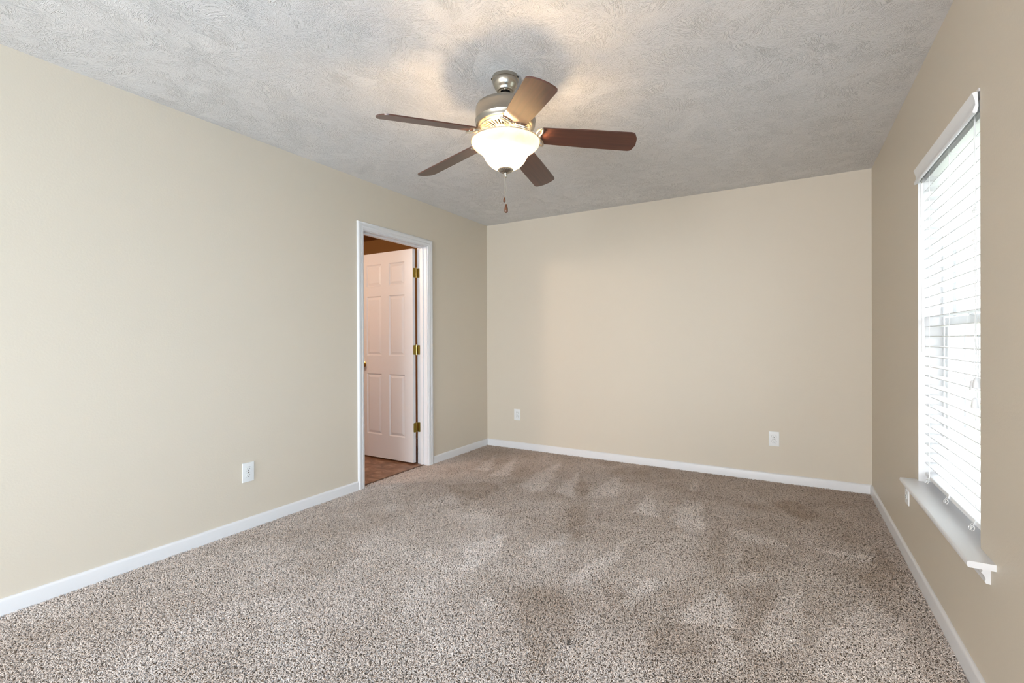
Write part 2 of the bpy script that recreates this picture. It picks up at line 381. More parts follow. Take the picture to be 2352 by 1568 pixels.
for zc in (1.80, 1.075, 0.345):
    hh = 0.045
    h_e = empty('hinge', (DX1+0.004, DFY+DTH+0.010, zc)); h_e.parent = door; h_e.matrix_parent_inverse = parent_mat(door).inverted()
    h_e['label'] = 'aged brass butt hinge'
    bm = bmesh.new()
    def leaf(pts):  # rounded-corner plate from four corner directions
        pass
    # leaf on the door's edge (in the plane x = DX1)
    r = 0.010
    def rrect(u0, u1, v0, v1, ru):
        out = []
        for cx_, cy_, a0 in ((u1-ru, v1-ru, 0), (u0+ru, v1-ru, 90), (u0+ru, v0+ru, 180), (u1-ru, v0+ru, 270)):
            for k in range(5):
                a = math.radians(a0+90*k/4); out.append((cx_+ru*math.cos(a), cy_+ru*math.sin(a)))
        return out
    prism(bm, rrect(DFY+0.006, DFY+DTH+0.006, zc-hh, zc+hh, r), (DX1-0.001, 0, 0), (DX1+0.0025, 0, 0), (0, 1, 0), (0, 0, 1))
    obj('hinge_leaf', bm, M['brass'], parent=h_e)
    bm = bmesh.new()
    prism(bm, rrect(-WT-0.003, -WT+0.031, zc-hh, zc+hh, r), (0, JY1+0.001, 0), (0, JY1-0.0025, 0), (1, 0, 0), (0, 0, 1))
    obj('hinge_leaf', bm, M['brass'], parent=h_e)
    bm = bmesh.new(); hc = (DX1+0.002, DFY+DTH+0.012)
    tube(bm, [(hc[0], hc[1], zc-hh-0.003), (hc[0], hc[1], zc+hh+0.003)], 0.0048, 12)
    lathe(bm, [(0, -0.004), (0.004, -0.002), (0.0055, 0.001), (0.004, 0.004), (0, 0.005)], 12, (hc[0], hc[1], zc+hh+0.004))
    obj('hinge_pin', bm, M['brass_b'], parent=h_e, smooth=True)
# ------------------------------------------------------------------ window
win = empty('window_1', (W, (WY0+WY1)/2, 0.477), 'white vinyl window set in the right wall', 'window', kind='structure')
JX = W+0.085                           # inner face of the vinyl frame
bm = bmesh.new()                       # white jamb liner boards of the recess
box(bm, (W-0.001, WY1-0.003, 0.477), (JX, WY1+0.001, WZ1)); box(bm, (W+0.002, WY0-0.001, 0.477), (JX, WY0+0.002, WZ1)); box(bm, (W-0.001, WY0+.010, WZ1-0.010), (JX, WY1-.010, WZ1+0.001))
obj('jamb_liner', bm, M['trim'], parent=win)
def ring_frame(bm, x0, x1, y0, y1, z0, z1, w, bev=0.003):
    box(bm, (x0, y0, z0), (x1, y0+w, z1), bev); box(bm, (x0, y1-w, z0), (x1, y1, z1), bev)
    box(bm, (x0, y0+w, z0), (x1, y1-w, z0+w), bev); box(bm, (x0, y0+w, z1-w), (x1, y1-w, z1), bev)
bm = bmesh.new(); ring_frame(bm, JX, W+XT-0.005, WY0, WY1, 0.470, WZ1, 0.030); obj('window_frame', bm, M['vinyl'], parent=win)
zm = 1.24
for nm, x0, z0, z1 in (('lower_sash', JX+0.006, 0.500, zm+0.02), ('upper_sash', JX+0.036, zm-0.02, WZ1-0.03)):
    bm = bmesh.new(); ring_frame(bm, x0, x0+0.026, WY0+0.031, WY1-0.031, z0, z1, 0.042); s = obj(nm, bm, M['vinyl'], parent=win)
    bm = bmesh.new(); box(bm, (x0+0.011, WY0+0.07, z0+0.04), (x0+0.015, WY1-0.07, z1-0.04)); obj('glass_pane', bm, M['glass'], parent=s)
bm = bmesh.new(); box(bm, (JX-0.002, 2.50, zm+0.015), (JX+0.012, 2.56, zm+0.034), 0.003); box(bm, (JX-0.010, 2.525, zm+0.02), (JX, 2.548, zm+0.03), 0.003)
obj('sash_lock', bm, M['vinyl'], parent=win)
bm = bmesh.new()                       # stool board with rounded nose, horns past the opening
SO = [(W-0.067, 1.968), (W-0.067, 2.99), (W, 2.99), (W, WY1), (JX, WY1), (JX, WY0), (W, WY0), (W, 1.968)]
prism(bm, SO, (0, 0, 0.457), (0, 0, 0.477), (1, 0, 0), (0, 1, 0))
nose = [e for e in bm.edges if all(v.co.x < W-0.06 for v in e.verts)]
top = [e for e in nose if abs(e.verts[0].co.z-e.verts[1].co.z) < 1e-5]
bmesh.ops.bevel(bm, geom=top, offset=0.007, segments=4, affect='EDGES', profile=0.5)
obj('window_sill', bm, M['trim'], parent=win, smooth=True)
bm = bmesh.new()
AP = [(0, 0.457), (-0.026, 0.457), (-0.026, 0.448), (-0.020, 0.443), (-0.019, 0.436), (-0.0225, 0.431), (-0.016, 0.424), (-0.012, 0.412), (-0.014, 0.404), (-0.011, 0.398), (0, 0.397)]
prism(bm, AP, (W, 2.015, 0), (W, 2.945, 0), (1, 0, 0), (0, 0, 1))
obj('apron', bm, M['trim'], parent=win, smooth=True)
# frame of the unseen side opening behind the viewer
w2 = empty('window_2', (W, (SY0+SY1)/2, SZ0), 'unseen white window behind the viewer, sized for the side light', 'window', kind='structure')
bm = bmesh.new(); ring_frame(bm, JX, W+XT-0.01, SY0, SY1, SZ0, SZ1, 0.05); obj('window_frame', bm, M['vinyl'], parent=w2)
# ------------------------------------------------------------------ blind
bl = empty('window_blind', (W+0.047, 2.53, 1.96), 'white two-inch slatted blind hanging open in the window', 'window blind')
VX = W-0.015
VP = [(0.0, 1.905), (-0.002, 1.909), (0.001, 1.920), (0.005, 1.930), (0.0045, 1.945), (0.001, 1.958), (-0.001, 1.966), (-0.003, 1.972), (0.006, 1.974), (0.011, 1.971), (0.012, 1.950), (0.013, 1.925), (0.010, 1.907), (0.006, 1.904)]
BY0, BY1 = 2.116, 2.946
bm = bmesh.new(); prism(bm, VP, (VX, BY0-0.003, 0), (VX, BY1+0.008, 0), (1, 0, 0), (0, 0, 1)); obj('valance', bm, M['blind'], parent=bl, smooth=True)
SX0, SX1 = W+0.021, W+0.071
bm = bmesh.new(); box(bm, (SX0-0.002, BY0, 1.928), (SX1, BY1, 1.9745), 0.002); obj('head_rail', bm, M['blind'], parent=bl)
slat_z = [1.173+0.0462*k for k in range(-13, 17)]
for z in slat_z:
    bm = bmesh.new(); pr = []
    for k in range(7):
        u = k/6; pr.append((u*(SX1-SX0), 0.0022*math.sin(PI*u)))
    pr += [(a, b-0.0026) for a, b in pr[::-1]]
    prism(bm, pr, (SX0, BY0, z), (SX0, BY1, z), (1, 0, 0), (0, 0, 1)); obj('slat', bm, M['slat'], parent=bl, smooth=True)
bm = bmesh.new(); box(bm, (SX0, BY0, 0.508), (SX1, BY1, 0.526), 0.004, 3); obj('bottom_rail', bm, M['blind'], parent=bl, smooth=True)
for y in (2.85, 2.54, 2.23):
    bm = bmesh.new()
    for x in (SX0-0.0015, SX1+0.0015): tube(bm, [(x, y, 0.512), (x, y, 1.93)], 0.0011, 6)
    for z in slat_z: tube(bm, [(SX0-0.001, y, z-0.0035), (SX1+0.001, y, z-0.0035)], 0.0006, 4)
    obj('ladder_cord', bm, M['cord'], parent=bl)
    bm = bmesh.new()
    for dy, rr, dz, dx in ((0.010, 0.009, -0.004, -0.004), (-0.008, 0.011, -0.008, -0.007), (0.001, 0.008, -0.010, -0.012)):
        pts = [(SX0-0.004+dx+0.25*rr*math.sin(a), y+dy+1.5*rr*math.cos(a), 0.510+dz+rr*0.75*math.sin(a)+0.002) for a in [2*PI*k/18 for k in range(18)]]
        tube(bm, pts, 0.0013, 6, closed=True)
    tube(bm, [(SX0-0.0015, y, 0.53), (SX0-0.005, y+0.002, 0.515), (SX0-0.008, y, 0.508)], 0.0013, 6)
    obj('cord_loop', bm, M['cord'], parent=bl, smooth=True)
bm = bmesh.new(); wy = 2.925
tube(bm, [(W+0.008, wy, 1.900), (W+0.0085, wy-0.004, 1.5), (W+0.010, wy-0.012, 1.10)], 0.0055, 6); obj('tilt_wand', bm, M['blind'], parent=bl)
bm = bmesh.new(); pts = [(W+0.016, wy, 1.935), (W+0.010, wy, 1.925), (W+0.004, wy, 1.912), (W+0.008, wy, 1.900)]; tube(bm, pts, 0.002, 8); obj('wand_hook', bm, M['nickel'], parent=bl, smooth=True)
for y, zb, ph in ((2.205, 0.985, 0.0), (2.172, 0.995, 1.2), (2.189, 0.925, 2.4)):
    bm = bmesh.new(); pts = []
    for k in range(30):
        z = 1.93+(zb+0.035-1.93)*k/29; pts.append((SX0-0.010+0.002*math.sin(5*z+ph), 2.20+(y-2.20)*k/29+0.004*math.sin(9*z+ph), z))
    tube(bm, pts, 0.0011, 6); c = obj('lift_cord', bm, M['cord'], parent=bl, smooth=True)
    bm = bmesh.new(); lathe(bm, [(0, 0.036), (0.004, 0.036), (0.0085, 0.031), (0.0105, 0.018), (0.012, 0.001), (0.011, 0), (0, 0)], 20, (SX0-0.012, y, zb)); obj('tassel', bm, M['blind'], parent=c, smooth=True)
for (yy, zz) in ((2.205, 1.60), (2.19, 1.605), (2.2, 1.50)):
    bm = bmesh.new()
    bmesh.ops.create_icosphere(bm, subdivisions=2, radius=0.0055, matrix=Matrix.Translation((SX0-0.011, yy, zz)))
    obj('cord_knot', bm, M['cord'], parent=bl, smooth=True)
# ------------------------------------------------------------------ outlets
def outlet(loc, rotz, label):
    """duplex outlet, modelled facing -y about its own centre, then turned"""
    e = empty('wall_outlet', loc, label, 'wall outlet', 'duplex outlets on the walls')
    e.rotation_euler = (0, 0, rotz)
    def P(name, bm, m, smooth=False, par=None):
        me = bpy.data.meshes.new(name); bmesh.ops.recalc_face_normals(bm, faces=bm.faces[:]); bm.to_mesh(me); bm.free(); me.materials.append(m)
        o = bpy.data.objects.new(name, me); COL.objects.link(o); o.parent = par or e
        if smooth:
            me.polygons.foreach_set('use_smooth', [True]*len(me.polygons)); me.set_sharp_from_angle(angle=math.radians(35))
        return o
    w, h = 0.037, 0.0595
    bm = bmesh.new(); box(bm, (-w, -0.0062, -h), (w, 0.0005, h))
    es = [q for q in bm.edges if all(v.co.y < -0.005 for v in q.verts)]
    bmesh.ops.bevel(bm, geom=es, offset=0.0035, segments=3, affect='EDGES', profile=0.6)
    P('cover_plate', bm, M['plate'], True)
    for s in (-1, 1):
        bm = bmesh.new(); pr = []
        for k in range(32):
            a = 2*PI*k/32; pr.append((0.0168*math.cos(a), max(-0.0138, min(0.0138, 0.0168*math.sin(a)))+s*0.0195))
        prism(bm, pr, (0, -0.0095, 0), (0, -0.004, 0), (1, 0, 0), (0, 0, 1)); r = P('receptacle', bm, M['plate'])
        bm = bmesh.new(); zz = s*0.0195
        box(bm, (-0.0075, -0.0098, zz-0.001), (-0.0055, -0.0090, zz+0.0075)); box(bm, (0.0055, -0.0098, zz), (0.0075, -0.0090, zz+0.0065))
        pr = [(0.0028*math.cos(2*PI*k/12), zz-0.0068+0.0028*math.sin(2*PI*k/12)) for k in range(12)]
        prism(bm, pr, (0, -0.0098, 0), (0, -0.0090, 0), (1, 0, 0), (0, 0, 1)); P('slots', bm, M['slot'], par=r)
        bm = bmesh.new(); pr = []
        for k in range(32):
            a = 2*PI*k/32; pr.append((0.0178*math.cos(a), max(-0.0148, min(0.0148, 0.0178*math.sin(a)))+s*0.0195))
        prism(bm, pr, (0, -0.0065, 0), (0, -0.005, 0), (1, 0, 0), (0, 0, 1)); P('gap', bm, mat('outlet_gap', (0.22, 0.21, 0.2, 1), 0.7), par=r)
    bm = bmesh.new(); lathe_y(bm, [(0, 0), (0.003, 0), (0.0028, 0.0012), (0, 0.0016)], (0, -0.006, 0), 1, 12); P('screw', bm, M['nickel'], True)
    return e
outlet((0, 1.706, 0.348), PI/2, 'white duplex outlet on the left wall, before the doorway')
outlet((0.385, D, 0.360), 0, 'white duplex outlet on the far wall, near the left corner')
outlet((2.808, D, 0.346), 0, 'white duplex outlet on the far wall, toward the window side')
outlet((W, 3.195, 0.352), -PI/2, 'white duplex outlet on the window wall, just under the sill end')
# ------------------------------------------------------------------ ceiling fan
FX, FY = 1.725, 1.971
fan = empty('ceiling_fan', (FX, FY, H), 'brushed nickel ceiling fan with five mahogany blades and lit frosted bowl', 'ceiling fan')
F = lambda name, bm, m, smooth=True, parent=fan, label=None: obj(name, bm, m, parent=parent, smooth=smooth, label=label)
bm = bmesh.new()
lathe(bm, [(0.056, 2.4405), (0.064, 2.4405), (0.0655, 2.432), (0.0655, 2.424), (0.062, 2.421), (0.0615, 2.412), (0.058, 2.400), (0.050, 2.385), (0.044, 2.379), (0.0435, 2.374), (0.040, 2.370), (0.030, 2.369), (0.024, 2.371), (0.022, 2.378), (0.022, 2.40)], 64, (FX, FY, 0))
F('canopy', bm, M['nickel'])
bm = bmesh.new(); lathe(bm, [(0.0215, 2.385), (0.012, 2.385), (0.0, 2.385)], 32, (FX, FY, 0)); lathe(bm, [(0.0, 2.375), (0.018, 2.378), (0.02, 2.386)], 32, (FX, FY, 0)); F('hanger_ball', bm, M['dark'])
for a in (2.6, 5.2):
    bm = bmesh.new(); bmesh.ops.create_icosphere(bm, subdivisions=2, radius=0.004, matrix=Matrix.Translation((FX+0.066*math.cos(a+1.2), FY+0.066*math.sin(a+1.2), 2.428)))
    F('canopy_screw', bm, M['dark'])
bm = bmesh.new(); tube(bm, [(FX, FY, 2.39), (FX, FY, 2.30)], 0.0095, 24); lathe(bm, [(0.0095, 2.325), (0.017, 2.322), (0.018, 2.305), (0.020, 2.298)], 32, (FX, FY, 0)); F('downrod', bm, M['nickel'])
bm = bmesh.new()
lathe(bm, [(0.0, 2.309), (0.060, 2.3075), (0.110, 2.3055), (0.128, 2.302), (0.139, 2.295), (0.1435, 2.287), (0.1445, 2.277), (0.1445, 2.232), (0.1465, 2.229), (0.1465, 2.224), (0.1445, 2.221), (0.1445, 2.207), (0.1425, 2.199), (0.135, 2.194), (0.126, 2.1935), (0.122, 2.200), (0.0, 2.205)], 80, (FX, FY, 0))
F('motor_housing', bm, M['nickel'])
bm = bmesh.new(); lathe(bm, [(0.0, 2.1995), (0.1235, 2.1995)], 64, (FX, FY, 0)); F('vent_recess', bm, M['dark'])
bm = bmesh.new()                       # vent plate: rims and radial ribs
lathe(bm, [(0.112, 2.199), (0.112, 2.192), (0.117, 2.188), (0.124, 2.190), (0.127, 2.197)], 80, (FX, FY, 0))
lathe(bm, [(0.073, 2.190), (0.073, 2.183), (0.067, 2.179), (0.060, 2.181), (0.058, 2.196)], 80, (FX, FY, 0))
nr = 40
for i in range(nr):
    a = 2*PI*i/nr; ca, sa = math.cos(a), math.sin(a); b_, c_ = 0.0042, 0.0030
    for (r0, z0, r1, z1) in ((0.070, 2.182, 0.115, 2.189),):
        vs = []
        for r, z, wv in ((r0, z0, c_), (r1, z1, b_)):
            for dw, dz in ((-wv, 0.006), (-wv*0.7, 0), (wv*0.7, 0), (wv, 0.006)):
                vs.append(bm.verts.new((FX+r*ca-dw*sa, FY+r*sa+dw*ca, z+dz)))
        for k in range(3): bm.faces.new((vs[k], vs[k+1], vs[k+5], vs[k+4]))
F('vent_grille', bm, M['nickel_l'], smooth=False)
bm = bmesh.new()
lathe(bm, [(0.0, 2.198), (0.056, 2.197), (0.054, 2.178), (0.048, 2.172), (0.052, 2.166), (0.060, 2.160), (0.062, 2.150), (0.058, 2.142), (0.050, 2.138), (0.0, 2.137)], 48, (FX, FY, 0))
F('switch_housing', bm, M['nickel_l'])
# blades: (angle, tip drop correction)
PITCHB = 0.262; ANG0 = 4.2217; TIPDZ = [0.0, -0.012, 0.0, 0.012, 0.004]
R0, R1, ZR, ZT = 0.172, 0.622, 2.150, 2.103
def blade_bm():
    # local frame: x outward from r=R0, y = clockwise side (raised), underside down
    bm = bmesh.new(); L = R1-R0; w0, w1 = 0.057, 0.066; out = []
    def arc(cx_, cy_, r, a0, a1, n=8):
        return [(cx_+r*math.cos(math.radians(a0+(a1-a0)*k/n)), cy_+r*math.sin(math.radians(a0+(a1-a0)*k/n))) for k in range(n+1)]
    out += arc(L-0.030, w1-0.028, 0.026, 88, 25)
    out += [(L+0.004*math.cos(t), w1*0.62*math.sin(t)) for t in (0.7, 0.35, 0, -0.35, -0.7)]
    out += arc(L-0.030, -w1+0.028, 0.026, -25, -88)
    out += [(L*0.5, -(w0+w1)/2-0.001)]
    out += arc(0.014, -w0+0.012, 0.012, -95, -170, 5)
    out += [(-0.004, -0.03), (-0.006, 0), (-0.004, 0.03)]
    out += arc(0.014, w0-0.012, 0.012, 170, 95, 5)
    out += [(L*0.5, (w0+w1)/2+0.001)]
    prism(bm, out, (0, 0, -0.003), (0, 0, 0.003), (1, 0, 0), (0, 1, 0))
    caps = [f for f in bm.faces if len(f.verts) > 4]
    es = list({e for f in caps for e in f.edges})
    bmesh.ops.bevel(bm, geom=es, offset=0.0012, segments=2, affect='EDGES')
    bmesh.ops.recalc_face_normals(bm, faces=bm.faces[:])
    return bm
def iron_bm():
    # blade iron in the blade's frame: two pointed oval loops under the blade root, joined to a stem going inwards
    bm = bmesh.new()
    for s in (-1, 1):
        pts = []
        a = s*math.radians(66); L = 0.066; wv = 0.0125; n = 28
        for k in range(n):
            t = 2*PI*k/n; u = L/2-L/2*math.cos(t); v = wv*math.sin(t)*(0.8+0.2*math.sin(t/2)**2)
            pts.append((-0.020+u*math.cos(a)-v*math.sin(a), s*0.001+u*math.sin(a)+v*math.cos(a), -0.009))
        tube(bm, pts, 0.0048, 8, closed=True)
    for x, y in ((0.008, 0.030), (0.008, -0.030)):
        lathe(bm, [(0, -0.0070), (0.004, -0.0066), (0.0045, -0.0045), (0.004, -0.003)], 14, (x, y, 0))
    # flat mounting foot against the blade
    prism(bm, [(-0.03, -0.006), (-0.004, -0.008), (0.002, 0), (-0.004, 0.008), (-0.03, 0.006)], (0, 0, -0.0075), (0, 0, -0.003), (1, 0, 0), (0, 1, 0))
    return bm
bme = blade_bm(); blade_me = bpy.data.meshes.new('blade'); bme.to_mesh(blade_me); bme.free(); blade_me.materials.append(M['wood'])
bme = iron_bm(); bmesh.ops.recalc_face_normals(bme, faces=bme.faces[:]); iron_me = bpy.data.meshes.new('blade_iron'); bme.to_mesh(iron_me); bme.free(); iron_me.materials.append(M['nickel_l'])
iron_me.polygons.foreach_set('use_smooth', [True]*len(iron_me.polygons)); iron_me.set_sharp_from_angle(angle=math.radians(40))
blade_labels = ['mahogany blade pointing left', 'mahogany blade pointing toward the viewer, catching the light', 'mahogany blade pointing right', 'mahogany blade pointing away', 'mahogany blade pointing back left']
for k in range(5):
    a = ANG0+2*PI*k/5; d = Vector((math.cos(a), math.sin(a), 0)); cw = Vector((math.sin(a), -math.cos(a), 0))
    zt = ZT+TIPDZ[k]
    X = Vector((d.x*(R1-R0), d.y*(R1-R0), zt-ZR)).normalized()
    Yv = (math.cos(PITCHB)*cw+math.sin(PITCHB)*Vector((0, 0, 1))); Yv = (Yv-Yv.dot(X)*X).normalized()
    # local z up: make a right handed frame with x outward, y toward the counter-clockwise (lower) side
    Yl = -Yv; Z = X.cross(Yl)
    org = Vector((FX, FY, ZR))+R0*d
    Mx = Matrix(((X.x, Yl.x, Z.x, org.x), (X.y, Yl.y, Z.y, org.y), (X.z, Yl.z, Z.z, org.z), (0, 0, 0, 1)))
    b = bpy.data.objects.new('blade', blade_me); COL.objects.link(b); b.parent = fan
    b.matrix_parent_inverse = Matrix.Translation((-FX, -FY, -H)); b.matrix_basis = Mx; b['label'] = blade_labels[k]
    ir = bpy.data.objects.new('blade_iron', iron_me); COL.objects.link(ir); ir.parent = b
    # stem from the motor underside to the loops
    bm = bmesh.new(); base = Vector((FX, FY, 0))
    for s in (-1, 1):
        p0 = base+d*0.060+cw*s*0.014+Vector((0, 0, 2.180)); p3 = org-X*0.030+Yl*(-s*0.004)-Z*0.010
        p1 = base+d*0.085+cw*s*0.020+Vector((0, 0, 2.165)); p2 = base+d*0.118+cw*s*0.014+Vector((0, 0, 2.152))
        pts = [((1-t)**3)*p0+3*t*(1-t)**2*p1+3*t*t*(1-t)*p2+t**3*p3 for t in [i/10 for i in range(11)]]
        bi = [Mx.inverted() @ p for p in pts]
        tube(bm, bi, [0.006-0.0015*abs(0.5-i/10) for i in range(11)], 8)
    me = bpy.data.meshes.new('iron_arm'); bmesh.ops.recalc_face_normals(bm, faces=bm.faces[:]); bm.to_mesh(me); bm.free(); me.materials.append(M['nickel_l'])
    me.polygons.foreach_set('use_smooth', [True]*len(me.polygons))
    o = bpy.data.objects.new('iron_arm', me); COL.objects.link(o); o.parent = b
# glass bowl (thin shell, open top)
bm = bmesh.new()
OUT = [(0.166, 2.126), (0.1655, 2.118), (0.160, 2.107), (0.148, 2.096), (0.134, 2.087), (0.121, 2.079), (0.113, 2.071), (0.1075, 2.060), (0.100, 2.044), (0.088, 2.026), (0.072, 2.010), (0.052, 1.998), (0.030, 1.992), (0.012, 1.990)]
lathe(bm, OUT, 96, (FX, FY, 0))
F('glass_bowl', bm, M['bowl'], smooth='all', label='frosted bell-shaped glass bowl, lit from inside')
bm = bmesh.new(); tube(bm, [(FX+0.166*math.cos(2*PI*k/96), FY+0.166*math.sin(2*PI*k/96), 2.1265) for k in range(96)], 0.0028, 8, closed=True)
F('bowl_rim', bm, M['bowl'])
bm = bmesh.new()
nf = 24; prof = [(0.010, 1.9975), (0.034, 1.996), (0.0365, 1.992), (0.033, 1.986), (0.026, 1.980), (0.016, 1.976), (0.010, 1.975), (0.0085, 1.968), (0.0075, 1.960), (0.005, 1.955), (0, 1.954)]
seg = 96; rings = []
for r, z in prof:
    if r == 0: rings.append([bm.verts.new((FX, FY, z))]); continue
    rings.append([bm.verts.new((FX+(r*(1+(0.05*math.cos(nf*2*PI*i/seg) if 0.02 < r else 0)))*math.cos(2*PI*i/seg), FY+(r*(1+(0.05*math.cos(nf*2*PI*i/seg) if 0.02 < r else 0)))*math.sin(2*PI*i/seg), z+(0.001*math.cos(nf*2*PI*i/seg) if 0.02 < r < 0.036 else 0))) for i in range(seg)])
for A, B in zip(rings, rings[1:]):
    for i in range(seg):
        j = (i+1) % seg
        bm.faces.new([A[i], A[j]]+([B[0]] if len(B) == 1 else [B[j], B[i]]))
F('finial', bm, M['nickel'])
# pull chains
rdir = Vector((cr.x, cr.y, 0)).normalized()
for off, z1, hl, hr in ((-0.0065, 1.858, 0.024, 0.0062), (0.0015, 1.826, 0.044, 0.0088)):
    px, py = FX+off*rdir.x, FY+off*rdir.y
    bm = bmesh.new(); z = 1.972; zz0 = z1
    tube(bm, [(px, py, 1.985), (px, py, z1)], 0.0007, 6)
    c = F('pull_chain', bm, M['nickel_l'])
    bm = bmesh.new(); lathe(bm, [(0, 0), (hr*0.35, -0.001), (hr*0.55, -hl*0.15), (hr*0.8, -hl*0.35), (hr, -hl*0.65), (hr*0.95, -hl*0.88), (hr*0.6, -hl*0.98), (0, -hl)], 20, (px, py, z1))
    F('chain_pull', bm, M['pull'], parent=c, label='turned dark wood pull')
# bulbs in the bowl
for k in range(2):
    a = 0.9+PI*k; bx, by = FX+0.060*math.cos(a), FY+0.060*math.sin(a)
    bm = bmesh.new(); tube(bm, [(FX+0.02*math.cos(a), FY+0.02*math.sin(a), 2.130), (bx-0.02*math.cos(a), by-0.02*math.sin(a), 2.108)], 0.013, 16); F('lamp_holder', bm, M['plate'])
    l = bulb_light('bulb_light', (bx, by, 2.085), 5.0, (1.0, 0.70, 0.40), 0.022); l.parent = fan; l.matrix_parent_inverse = Matrix.Translation((-FX, -FY, -H))
# ------------------------------------------------------------------ outside
gm = paint('dry_lawn', (0.30, 0.32, 0.24, 1), 0.9, 0.3, 8, 0.1)
bm = bmesh.new(); box(bm, (W+XT+0.02, -12, -0.7), (40, 40, -0.5)); obj('lawn', bm, gm, label='pale ground outside the window', cat='ground', kind='structure')
hs = empty('neighbor_house', (12, 25, -0.5), 'pale sided house seen faintly through the blind slats', 'house')
sm = mat('pale_lap_siding', (0.72, 0.73, 0.76, 1), 0.7)
bm = bmesh.new(); x0, x1, y0 = 6.6, 20.0, 25.0; z = -0.5
while z < 5.6:
    prism(bm, [(0, z), (-0.02, z), (-0.002, z+0.18), (0, z+0.18)], (x0, y0, 0), (x1, y0, 0), (0, 1, 0), (0, 0, 1)); z += 0.18
box(bm, (x0, y0, -0.5), (x1, y0+6, 5.6)); obj('siding', bm, sm, parent=hs)
bm = bmesh.new(); prism(bm, [(-0.5, 5.6), (-0.5, 5.7), (3.0, 7.6), (6.5, 5.7), (6.5, 5.6)], (x0-0.3, y0, 0), (x1, y0, 0), (0, 1, 0), (0, 0, 1)); obj('roof', bm, mat('grey_shingle', (0.35, 0.35, 0.37, 1), 0.9), parent=hs)
pm_ = mat('dim_pane', (0.24, 0.27, 0.33, 1), 0.5, spec=0.1)
for xx in (8.16, 8.46, 8.76, 9.3, 9.6, 10.4):
    bm = bmesh.new(); box(bm, (xx, y0-0.05, 2.4), (xx+0.24, y0-0.01, 4.9)); f = obj('house_window', bm, M['vinyl'], parent=hs)
    bm = bmesh.new(); box(bm, (xx+0.04, y0-0.055, 2.45), (xx+0.20, y0-0.045, 4.85)); obj('house_pane', bm, pm_, parent=f)
fm = mat('grey_stained_board', (0.19, 0.19, 0.20, 1), 0.8, spec=0.1)
bm = bmesh.new()
for i, xx in enumerate((4.395, 4.447, 4.499, 4.551)):
    box(bm, (xx, 7.0, -0.5), (xx+(0.022 if i == 0 else 0.046), 7.03+0.01*(i % 2), 1.30), 0.003)
box(bm, (4.39, 7.03, 1.0), (4.60, 7.07, 1.09)); box(bm, (4.39, 7.03, 0.0), (4.60, 7.07, 0.09))
obj('fence_panel', bm, fm, label='grey board fence panel outside the lower sash', cat='fence')
